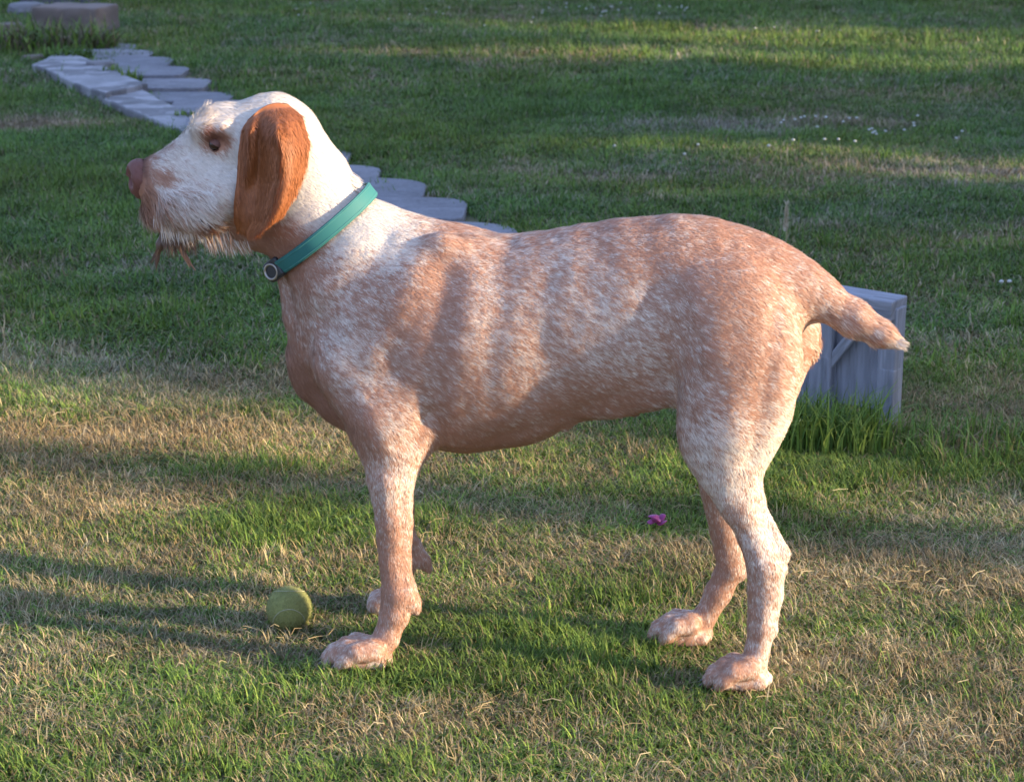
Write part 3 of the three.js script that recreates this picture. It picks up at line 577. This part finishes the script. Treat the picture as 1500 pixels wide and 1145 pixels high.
// beard, brows, tail tuft, nape: longer locks
{
  const lock = (list, px0, py0, z0, dir, n, len, spread, colors, lift = 0) => {
    for (let i = 0; i < n; i++) {
      const b = P(px0 + rr(-1, 1) * spread, py0 + rr(-1, 1) * spread * .6, z0 + rr(-1, 1) * spread * .0009), c = colors[Math.floor(rnd() * colors.length)], g = rr(.8, 1.15), j = .22;
      list.push({ p: b, n: [rr(-.3, .3), rr(-.1, .3), 1], d: [dir[0] + rr(-j, j), dir[1] + rr(-j, j), rr(-j, j)], len: len * rr(.6, 1.15), w: rr(.0007, .0014), c: c.map((q) => q * g), lift: lift + rr(-.15, .25) });
    }
  };
  const cream = [[.72, .64, .56], [.66, .52, .38], [.58, .42, .28], [.74, .68, .62]], brown = [[.13, .075, .045], [.19, .10, .055], [.10, .06, .04]], orange = [[.42, .22, .13], [.5, .3, .2], [.36, .18, .10]];
  const b = [];
  lock(b, 238, 302, HZ + .022, [.2, -1], 420, .03, 13, cream); lock(b, 255, 318, HZ + .018, [.3, -1], 700, .034, 20, cream); lock(b, 280, 322, HZ + .024, [.4, -1], 420, .032, 18, cream);
  lock(b, 318, 338, HZ + .015, [.3, -1], 420, .03, 20, [...cream, ...orange]); lock(b, 345, 345, HZ + .01, [.5, -1], 300, .026, 16, [...orange, ...cream]);
  lock(b, 262, 340, HZ + .008, [.15, -1], 420, .026, 24, brown); lock(b, 226, 316, HZ + .010, [.3, -1], 200, .022, 7, [...orange, ...cream]);
  tag(hair('beard', dog, b), 'shaggy cream beard and moustache', null);
  const w = [];   // two wet points hanging from the chin
  const point = (pts, r, cols) => { for (let i = 0; i < 60; i++) { const k = rr(0, pts.length - 1.01) | 0, t = rnd(), A = P(...pts[k], HZ), B = P(...pts[k + 1], HZ); const p = [lerp(A[0], B[0], t), lerp(A[1], B[1], t), HZ + rr(-.004, .004)]; w.push({ p, n: [rr(-.4, .4), 0, 1], d: [B[0] - A[0] + rr(-.003, .003), B[1] - A[1], rr(-.003, .003)], len: .026 * (1 - .3 * k / pts.length), w: .0024, c: cols[i % cols.length], lift: rr(-.04, .06) }); } };
  const tube = (pts, r0, m, i) => { const c = new THREE.CatmullRomCurve3(pts.map(([a, bb]) => new THREE.Vector3(...P(a, bb, HZ)))), g = new THREE.TubeGeometry(c, 24, 1, 8), p = g.attributes.position; for (let k = 0; k < p.count; k++) { const u = Math.floor(k / 9) / 24, q = c.getPointAt(clamp(u)), rad = r0 * (1 - u * .93) * (1 + .25 * Math.sin(u * 17 + i)); p.setXYZ(k, q.x + (p.getX(k) - q.x) * rad, q.y + (p.getY(k) - q.y) * rad, q.z + (p.getZ(k) - q.z) * rad); } g.computeVertexNormals(); return mesh('beard_point', g, m, dog); };
  tag(tube([[243, 334], [237, 352], [231, 372], [228, 396]], .010, mat(.115, .068, .045, .55), 1), 'dark wet point of the beard', null);
  tag(tube([[254, 336], [262, 355], [270, 374], [286, 396]], .009, mat(.33, .17, .11, .55), 2), 'reddish wet point of the beard', null);
  point([[245, 334], [237, 352], [231, 366]], .01, brown); point([[254, 338], [262, 355], [270, 372]], .01, orange);
  hair('beard_hair', dog, w);
  const t = []; 
  lock(t, 1308, 498, .168, [1, -.5], 300, .02, 7, [[.7, .62, .53], [.6, .45, .33], [.72, .65, .58]], .05); lock(t, 1278, 484, .164, [.85, -.55], 60, .016, 9, [[.5, .32, .21], [.62, .48, .37]], .0);
  hair('hair_tuft', dog, t);
}
// collar, fitted round the neck
{
  const A = P(403, 392, .01), B = P(538, 282, .01), mid = [(A[0] + B[0]) / 2, (A[1] + B[1]) / 2, zc(470) - .002];
  const ux = B[0] - A[0], uy = B[1] - A[1], L = Math.hypot(ux, uy), U = [ux / L, uy / L, 0], W = [0, 0, 1], Nn = [-U[1], U[0], 0];   // N runs up the neck
  const NS = 96, rows = [[-.011, -.001], [-.011, .0018], [-.0095, .0032], [.0095, .0032], [.011, .0018], [.011, -.001]], pos = [], idx = [];
  const rad = []; for (let i = 0; i < NS; i++) { const a = i / NS * Math.PI * 2, d = [0, 1, 2].map((c) => U[c] * Math.cos(a) + W[c] * Math.sin(a)); let far = 0; for (const h of [-.013, 0, .013]) { const m = [0, 1, 2].map((c) => mid[c] + Nn[c] * h); let t = 0, s = 0; while (s < 200) { const v = field(m[0] + d[0] * t, m[1] + d[1] * t, m[2] + d[2] * t); if (v > -.0003) break; t += Math.max(.0008, -v * .7); s++; } far = Math.max(far, t); } rad.push(far); }
  for (let it = 0; it < 6; it++) { const q = rad.slice(); for (let i = 0; i < NS; i++) rad[i] = Math.max(q[i], (q[(i + NS - 1) % NS] + q[(i + 1) % NS]) / 2); }
  for (let i = 0; i < NS; i++) { const a = i / NS * Math.PI * 2; for (const [h, o] of rows) { const r = rad[i] + .0045 + o + (noise(i * .4, h * 100) - .5) * .001; pos.push(...[0, 1, 2].map((c) => mid[c] + Nn[c] * h + (U[c] * Math.cos(a) + W[c] * Math.sin(a)) * r)); } }
  const M = rows.length; for (let i = 0; i < NS; i++) for (let k = 0; k < M; k++) { const a = i * M + k, b = ((i + 1) % NS) * M + k, c = ((i + 1) % NS) * M + (k + 1) % M, d = i * M + (k + 1) % M; idx.push(a, b, c, a, c, d); }
  const g = new THREE.BufferGeometry(); g.setAttribute('position', new THREE.Float32BufferAttribute(pos, 3)); g.setIndex(idx); g.computeVertexNormals();
  const collar = tag(mesh('collar', g, mat(.02, .145, .14, .7, { side: THREE.DoubleSide }), dog), 'teal nylon collar', null);
  for (const h of [-.0075, .0075]) { const q = []; for (let i = 0; i < NS; i++) { const a = i / NS * Math.PI * 2; q.push(new THREE.Vector3(...[0, 1, 2].map((c) => mid[c] + Nn[c] * h + (U[c] * Math.cos(a) + W[c] * Math.sin(a)) * (rad[i] + .0078)))); } mesh('stitching', new THREE.TubeGeometry(new THREE.CatmullRomCurve3(q, true), 200, .0007, 5, true), mat(.05, .21, .20, .8), collar); }
  const bk = mat(.03, .035, .04, .4, { metalness: .2 }), end = P(403, 394, zc(470) + .03);
  const buckle = mesh('buckle', new RoundedBoxGeometry(.03, .03, .014, 3, .004), bk, collar); buckle.position.set(end[0], end[1], end[2]); buckle.rotation.set(0, -.6, .6);
  const ring = mesh('ring', new THREE.TorusGeometry(.011, .0022, 10, 28), mat(.35, .34, .32, .35, { metalness: .9 }), collar); ring.position.set(...P(397, 398, zc(470) + .034)); ring.rotation.y = -.5;
}

// ---------------------------------------------------------------- tennis ball
{
  const g0 = G(424, 919), R = .0342, ball = tag(group('tennis_ball', [g0[0], R - .002, g0[2]]), 'worn yellow-green tennis ball lying on the grass by the front paw', 'ball');
  const sp = new THREE.SphereGeometry(R, 64, 40), p = sp.attributes.position, c = [], v = new THREE.Vector3();
  for (let i = 0; i < p.count; i++) { v.fromBufferAttribute(p, i); const n = fbm(v.x * 60 + 3, v.y * 140, v.z * 60), q = .75 + .5 * n; v.multiplyScalar(1 + (n - .5) * .03); p.setXYZ(i, v.x, v.y, v.z); c.push(.225 * q, .235 * q, .075 * q); }
  sp.setAttribute('color', new THREE.Float32BufferAttribute(c, 3)); sp.computeVertexNormals();
  const felt = mesh('felt', sp, new THREE.MeshStandardMaterial({ vertexColors: true, roughness: 1 }), ball);
  const pts = []; for (let i = 0; i < 120; i++) { const t = i / 120 * Math.PI * 2, a = .44 * R * 1.0, x = .72 * Math.cos(t) + .28 * Math.cos(3 * t), y = .72 * Math.sin(t) - .28 * Math.sin(3 * t), z = 2 * Math.sqrt(.72 * .28) * Math.sin(2 * t); pts.push(new THREE.Vector3(x, y, z).normalize().multiplyScalar(R * 1.006)); }
  const sm = mesh('seam', new THREE.TubeGeometry(new THREE.CatmullRomCurve3(pts, true), 200, .001, 6, true), mat(.31, .31, .18, .95), ball);
  { const c0 = new THREE.Vector3(.31, .31, .9).normalize(), h0 = new THREE.Vector3(1, -1, 0).normalize(), u0 = new THREE.Vector3().crossVectors(c0, h0), a1 = new THREE.Vector3(.12, .32, .94).normalize(), h1 = new THREE.Vector3(1, 0, 0).addScaledVector(a1, -a1.x).normalize(), u1 = new THREE.Vector3().crossVectors(a1, h1);
    if (u0.dot(new THREE.Vector3(1, 0, 0)) > 0) { u0.negate(); h0.negate(); }
    sm.setRotationFromMatrix(new THREE.Matrix4().makeBasis(h1, u1, a1).multiply(new THREE.Matrix4().makeBasis(h0, u0, c0).transpose())); }
  const list = []; for (let i = 0; i < 14000; i++) { v.set(rr(-1, 1), rr(-1, 1), rr(-1, 1)); if (v.lengthSq() > 1 || v.lengthSq() < .01) continue; v.normalize(); const q = rr(.7, 1.25); list.push({ p: [v.x * R, v.y * R, v.z * R], n: [v.x, v.y, v.z], d: [rr(-1, 1), rr(-1, 1), rr(-1, 1)], len: rr(.002, .0045), w: .0004, c: [.24 * q, .245 * q, .08 * q], lift: rr(.1, .9) }); }
  hair('fuzz', felt, list);
}

// ---------------------------------------------------------------- grey wooden planter behind the tail
{
  const wood = (() => { const m = new THREE.MeshStandardMaterial({ roughness: .9 }); m.map = noiseTexture(256, (u, v) => { const s = .8 + .3 * (noise(u * 6, v * 70) - .5) + .3 * (noise(u * 16 + 3, v * 140) - .5); return [.29, .30, .345].map((c) => 255 * clamp(Math.pow(c * s, 1 / 2.2))); }, true); m.bumpMap = noiseTexture(256, (u, v) => { const q = 255 * clamp(noise(u * 8, v * 90) * .7 + .3 * noise(u * 30, v * 200)); return [q, q, q]; }); m.bumpScale = .003; return m; })();
  const right = G(1300, 620), turn = -.62;
  const pl = tag(group('wooden_planter', [right[0], 0, right[2]], turn), 'low weathered grey timber planter half hidden behind the tail', 'planter');
  const bd = (name, w, h, d, x, y, z, rz = 0) => { const g = new RoundedBoxGeometry(w, h, d, 2, .004), uv = g.attributes.uv, p = g.attributes.position; for (let i = 0; i < uv.count; i++) { const l = w > h ? [p.getX(i), p.getY(i) + p.getZ(i)] : [p.getY(i), p.getX(i) + p.getZ(i)]; uv.setXY(i, l[0] * 2 + x * 7, l[1] * 2 + y * 3); } const m = mesh(name, g, wood, pl); m.position.set(x, y, z); m.rotation.z = rz; return m; };
  bd('post', .04, .262, .045, 0, .121, 0); bd('post', .045, .24, .045, -.31, .11, 0);
  bd('rail', .40, .042, .075, -.185, .252, .002, -.02);
  bd('board', .125, .17, .018, -.085, .108, -.012); bd('board', .1, .22, .018, -.2, .118, -.014); bd('board', .07, .2, .018, -.285, .118, -.012);
  bd('brace', .022, .14, .014, -.105, .15, .012, -.62); bd('brace', .022, .13, .014, -.19, .15, .012, .75);
  bd('post', .05, .2, .03, -.15, .1, .008);
}
// ---------------------------------------------------------------- tall grass, seed stalk, weeds, petal, hay
function plant(name, label, cat, pos, n, r, h0, h1, w, cols, lean, grp2) {
  const g = tag(group(name, [pos[0], bump(pos[0], pos[2]), pos[2]]), label, cat, grp2); const a = [], c = [];
  for (let i = 0; i < n; i++) { const t = rr(0, 6.28), q = r * Math.sqrt(rnd()), k = cols[Math.floor(rnd() * cols.length)], v = rr(.75, 1.25); bladeInto(a, null, c, Math.cos(t) * q, Math.sin(t) * q * .6, rr(h0, h1), w * rr(.7, 1.3), rr(.05, lean), rr(0, 6.28), k.map((e) => e * v), 0, 4); }
  const geo = new THREE.BufferGeometry(); geo.setAttribute('position', new THREE.Float32BufferAttribute(a, 3)); geo.setAttribute('color', new THREE.Float32BufferAttribute(c, 3)); geo.computeVertexNormals();
  const m = mesh('foliage', geo, grassMat, g); m.userData.kind = 'stuff'; return g;
}
plant('tall_grass', 'tall green grass growing in front of the wooden planter', 'grass clump', G(1215, 655), 520, .13, .05, .14, .0042, GREEN, .9);
plant('tall_grass', 'tall grass clump left of the planter, just behind the hind leg', 'grass clump', G(1165, 650), 260, .1, .05, .12, .004, GREEN, .9);
plant('tall_grass', 'loose taller grass growing right of the wooden planter', 'grass clump', G(1420, 660), 420, .2, .03, .09, .0038, [...GREEN, STRAW[1]], 1.1);
plant('weed_patch', 'weeds and dry stems growing left of the brown block', 'weeds', G(62, 74), 1000, .42, .07, .22, .013, [...GREEN, STRAW[3], [.12, .10, .07], [.16, .13, .09]], 1.2);
plant('weed_patch', 'dark green weed tuft between block and concrete strip', 'weeds', G(100, 92), 160, .13, .05, .12, .012, [GREEN[0], GREEN[2]], 1.1);
plant('weed', 'small green weed in the gap beside the slabs, nearer the block', 'weed', G(162, 118), 50, .05, .03, .09, .009, GREEN, 1.0);
plant('weed', 'small upright green weed between strip and slabs, second from the block', 'weed', G(192, 126), 50, .05, .03, .1, .009, GREEN, .8);
plant('weed', 'small green weed between strip and slabs beside the dog\'s brow', 'weed', G(268, 178), 46, .045, .03, .07, .008, GREEN, 1.0);
{
  const b = G(1150, 366), g = tag(group('grass_stalk', [b[0], 0, b[2]]), 'single dry grass stalk with a pale seed head above the rump', 'grass stalk');
  mesh('stem', new THREE.TubeGeometry(new THREE.CatmullRomCurve3([new THREE.Vector3(0, 0, 0), new THREE.Vector3(.004, .05, 0), new THREE.Vector3(.0, .11, .004)]), 10, .0018, 6), mat(.34, .28, .15), g);
  const a = [], c = []; for (let i = 0; i < 120; i++) { const t = rnd(), q = .007 * (1 - t * .8); bladeInto(a, null, c, rr(-q, q), rr(-q, q), rr(.014, .028), .005, rr(.15, .6), rr(0, 6.28), [.60, .52, .39], .055 + t * .075, 3); }
  const geo = new THREE.BufferGeometry(); geo.setAttribute('position', new THREE.Float32BufferAttribute(a, 3)); geo.setAttribute('color', new THREE.Float32BufferAttribute(c, 3)); geo.computeVertexNormals(); mesh('seed_head', geo, grassMat, g);
}
{
  const b = G(963, 778), g = tag(group('flower', [b[0], .02, b[2]], .4), 'fallen magenta flower head lying in the grass before the hind paws', 'flower');
  const pm = new THREE.MeshPhysicalMaterial({ color: new THREE.Color().setRGB(.30, .035, .17), roughness: .7, transmission: .2, thickness: 0, side: THREE.DoubleSide });
  for (let k = 0; k < 6; k++) { const q = new THREE.SphereGeometry(.011, 12, 8), p = q.attributes.position; for (let i = 0; i < p.count; i++) p.setXYZ(i, p.getX(i) + .008, p.getY(i) * .22 + .004 * Math.sin(p.getX(i) * 200 + k), p.getZ(i) * .75); q.computeVertexNormals(); const m = mesh('petal', q, pm, g); m.rotation.set(rr(-.5, .5), k * 1.05 + rr(-.3, .3), rr(-.1, .7)); }
}
{
  const a = []; const g0 = new THREE.IcosahedronGeometry(.0065, 1);
  for (const [px, py, rx, rz, n] of [[905, 25, .5, .5, 26], [1240, 186, .35, .2, 16], [1340, 200, .2, .2, 8], [600, 30, .8, .8, 14], [1170, 55, .3, .2, 5], [1080, 235, .5, .2, 8], [1460, 440, .1, .1, 2]]) { const c = G(px, py); for (let i = 0; i < n; i++) { const x = c[0] + rr(-rx, rx), z = c[2] + rr(-rz, rz); a.push(g0.clone().scale(1, .7, 1).translate(x, bump(x, z) + rr(.03, .05), z)); } }
  tag(mesh('clover_flowers', mergeGeometries(a), mat(.45, .45, .42)), 'tiny white clover heads dotted over the shaded far lawn', 'clover', null, 'stuff');
}
{
  // mown hay lying on the lawn
  const a = [], c = [], V = new THREE.Vector3();
  const spots = [[1330, 860, .22, .05, 240], [1440, 800, .22, .04, 170], [1230, 962, .12, .03, 200], [1450, 1080, .12, .05, 160], [640, 1060, .18, .06, 170], [120, 720, .2, .08, 200], [90, 625, .2, .07, 160], [700, 790, .25, .06, 140], [430, 940, .15, .03, 120], [1250, 740, .3, .08, 140], [300, 620, .25, .05, 120], [750, 1080, .7, .15, 420], [200, 1040, .35, .15, 260], [1300, 1000, .3, .1, 150], [960, 760, .3, .1, 120]];
  for (const [px, py, rx, rz, n] of spots) { const g = G(px, py); for (let i = 0; i < n * .2; i++) { const t = rr(0, 6.28), q = Math.sqrt(rnd()), x = g[0] + Math.cos(t) * q * rx, z = g[2] + Math.sin(t) * q * rz, az = rr(-1.1, 1.2) + (rnd() < .5 ? Math.PI : 0), l = rr(.012, .038), w = rr(.0004, .0009), y = bump(x, z) + rr(.006, .024), k = STRAW[Math.floor(rnd() * 3)], v = rr(.75, 1.05); const dx = Math.cos(az), dz = Math.sin(az), m = [x + dx * l / 2 - dz * .004, y + rr(0, .006), z + dz * l / 2 + dx * .0015], e = [x + dx * l, y + rr(-.008, .004), z + dz * l]; const s0 = [x, y, z]; const side = [-dz * w, .001, dx * w]; for (const [A, B] of [[s0, m], [m, e]]) { const A2 = A.map((q2, r2) => q2 + side[r2]), B2 = B.map((q2, r2) => q2 + side[r2]); for (const p of [A, A2, B2, A, B2, B]) { a.push(...p); c.push(...k.map((q2) => q2 * v)); } } } }
  const geo = new THREE.BufferGeometry(); geo.setAttribute('position', new THREE.Float32BufferAttribute(a, 3)); geo.setAttribute('color', new THREE.Float32BufferAttribute(c, 3)); geo.computeVertexNormals();
  tag(mesh('cut_hay', geo, grassMat), 'pale dry clippings strewn over the mown lawn', 'hay', null, 'stuff');
}

// ---------------------------------------------------------------- trees along the right of the garden; their shade falls across the lawn
{
  const ua = Math.atan2(SUN.z, SUN.x), ux = Math.cos(ua), uz = Math.sin(ua), te = SUN.y / Math.hypot(SUN.x, SUN.z);
  const spotAt = (s, L) => [-uz * s + ux * L, ux * s + uz * L];      // s across the sun's rays, L towards the sun
  const leafGeo = new THREE.BufferGeometry(); leafGeo.setAttribute('position', new THREE.Float32BufferAttribute([0, 0, 0, .5, .45, .1, 0, 1, 0, 0, 0, 0, 0, 1, 0, -.5, .45, .1], 3)); leafGeo.computeVertexNormals();
  const leafMat = new THREE.MeshPhysicalMaterial({ color: new THREE.Color().setRGB(.07, .12, .03), roughness: .7, transmission: .25, thickness: 0, side: THREE.DoubleSide }), bark = mat(.12, .09, .065, .95);
  const m = new THREE.Matrix4(), q = new THREE.Quaternion(), e = new THREE.Euler();
  function tree(s, L, r, h0, h1, n, leaf, label) {
    const [x, z] = spotAt(s, L), t = tag(group('tree', [x, 0, z]), label, 'tree');
    mesh('trunk', new THREE.TubeGeometry(new THREE.CatmullRomCurve3([new THREE.Vector3(0, -.1, 0), new THREE.Vector3(.04, h0 * .5, .03), new THREE.Vector3(-.03, h0 + (h1 - h0) * .5, -.02)]), 16, Math.min(.16, .02 + r * .06), 10), bark, t);
    const im = new THREE.InstancedMesh(leafGeo, leafMat, n); im.name = 'crown'; im.userData.kind = 'stuff'; im.castShadow = im.receiveShadow = true;
    for (let i = 0; i < n; i++) { let a, b, c; do { a = rr(-1, 1); b = rr(-1, 1); c = rr(-1, 1); } while (a * a + b * b + c * c > 1 || fbm(a * 2.6 + s * 3, b * 2.6 * (h1 - h0) / (2 * r), c * 2.6) < .36); e.set(rr(0, 6), rr(0, 6), rr(0, 6)); q.setFromEuler(e); const k = leaf * rr(.7, 1.3); m.compose(new THREE.Vector3(a * r, (h0 + h1) / 2 + b * (h1 - h0) / 2, c * r), q, new THREE.Vector3(k * .7, k, k * .7)); im.setMatrixAt(i, m); }
    t.add(im);
  }
  const TREES = [   // s, L, radius, low, high, leaves, leaf size, label
    [-2.72, 9, 1.7, .1, 5.4, 11000, .16, 'leafy garden tree out to the right, nearest the dog'],
    [-6.25, 10, 1.4, .1, 5.6, 8000, .17, 'slim leafy tree out to the right, between the nearest tree and the gap'],
    [-4.6, 11.5, 1.1, 3.5, 7.5, 5000, .17, 'small high-crowned tree set behind the first two on the right'],
    [-8.4, 11.5, 1.5, 3.9, 8.5, 8000, .18, 'high-crowned tree out to the right with bare trunk and light below'],
    [-11.1, 12, 1.8, .1, 7, 9000, .19, 'broad leafy tree out to the right beyond the high-crowned one'],
    [-15, 13, 2.4, .1, 8, 9000, .2, 'largest leafy tree, farthest back on the right of the garden'],
  ];
  TREES.forEach((t) => tree(...t));
  tree(-.58, 6, .1, .15, 2.8, 900, .07, 'slender young tree close by on the right, nearest the lawn');
  tree(-.84, 6.6, .14, .05, 1.8, 900, .07, 'low leafy shrub on the right beside the slender young tree');
  tree(-.07, 6.2, .075, .05, 1.56, 260, .05, 'thin low shoot of leaves out on the right, level with the dog');
  tree(.36, 6.0, .14, .05, 1.52, 330, .05, 'loose low shrub out on the right, nearest the camera');
}

const renderer = new THREE.WebGLRenderer({ antialias: true });
renderer.setSize(1024, 781); renderer.toneMapping = THREE.LinearToneMapping; renderer.toneMappingExposure = EXPOSURE; renderer.shadowMap.enabled = true;
renderer.render(scene, camera);
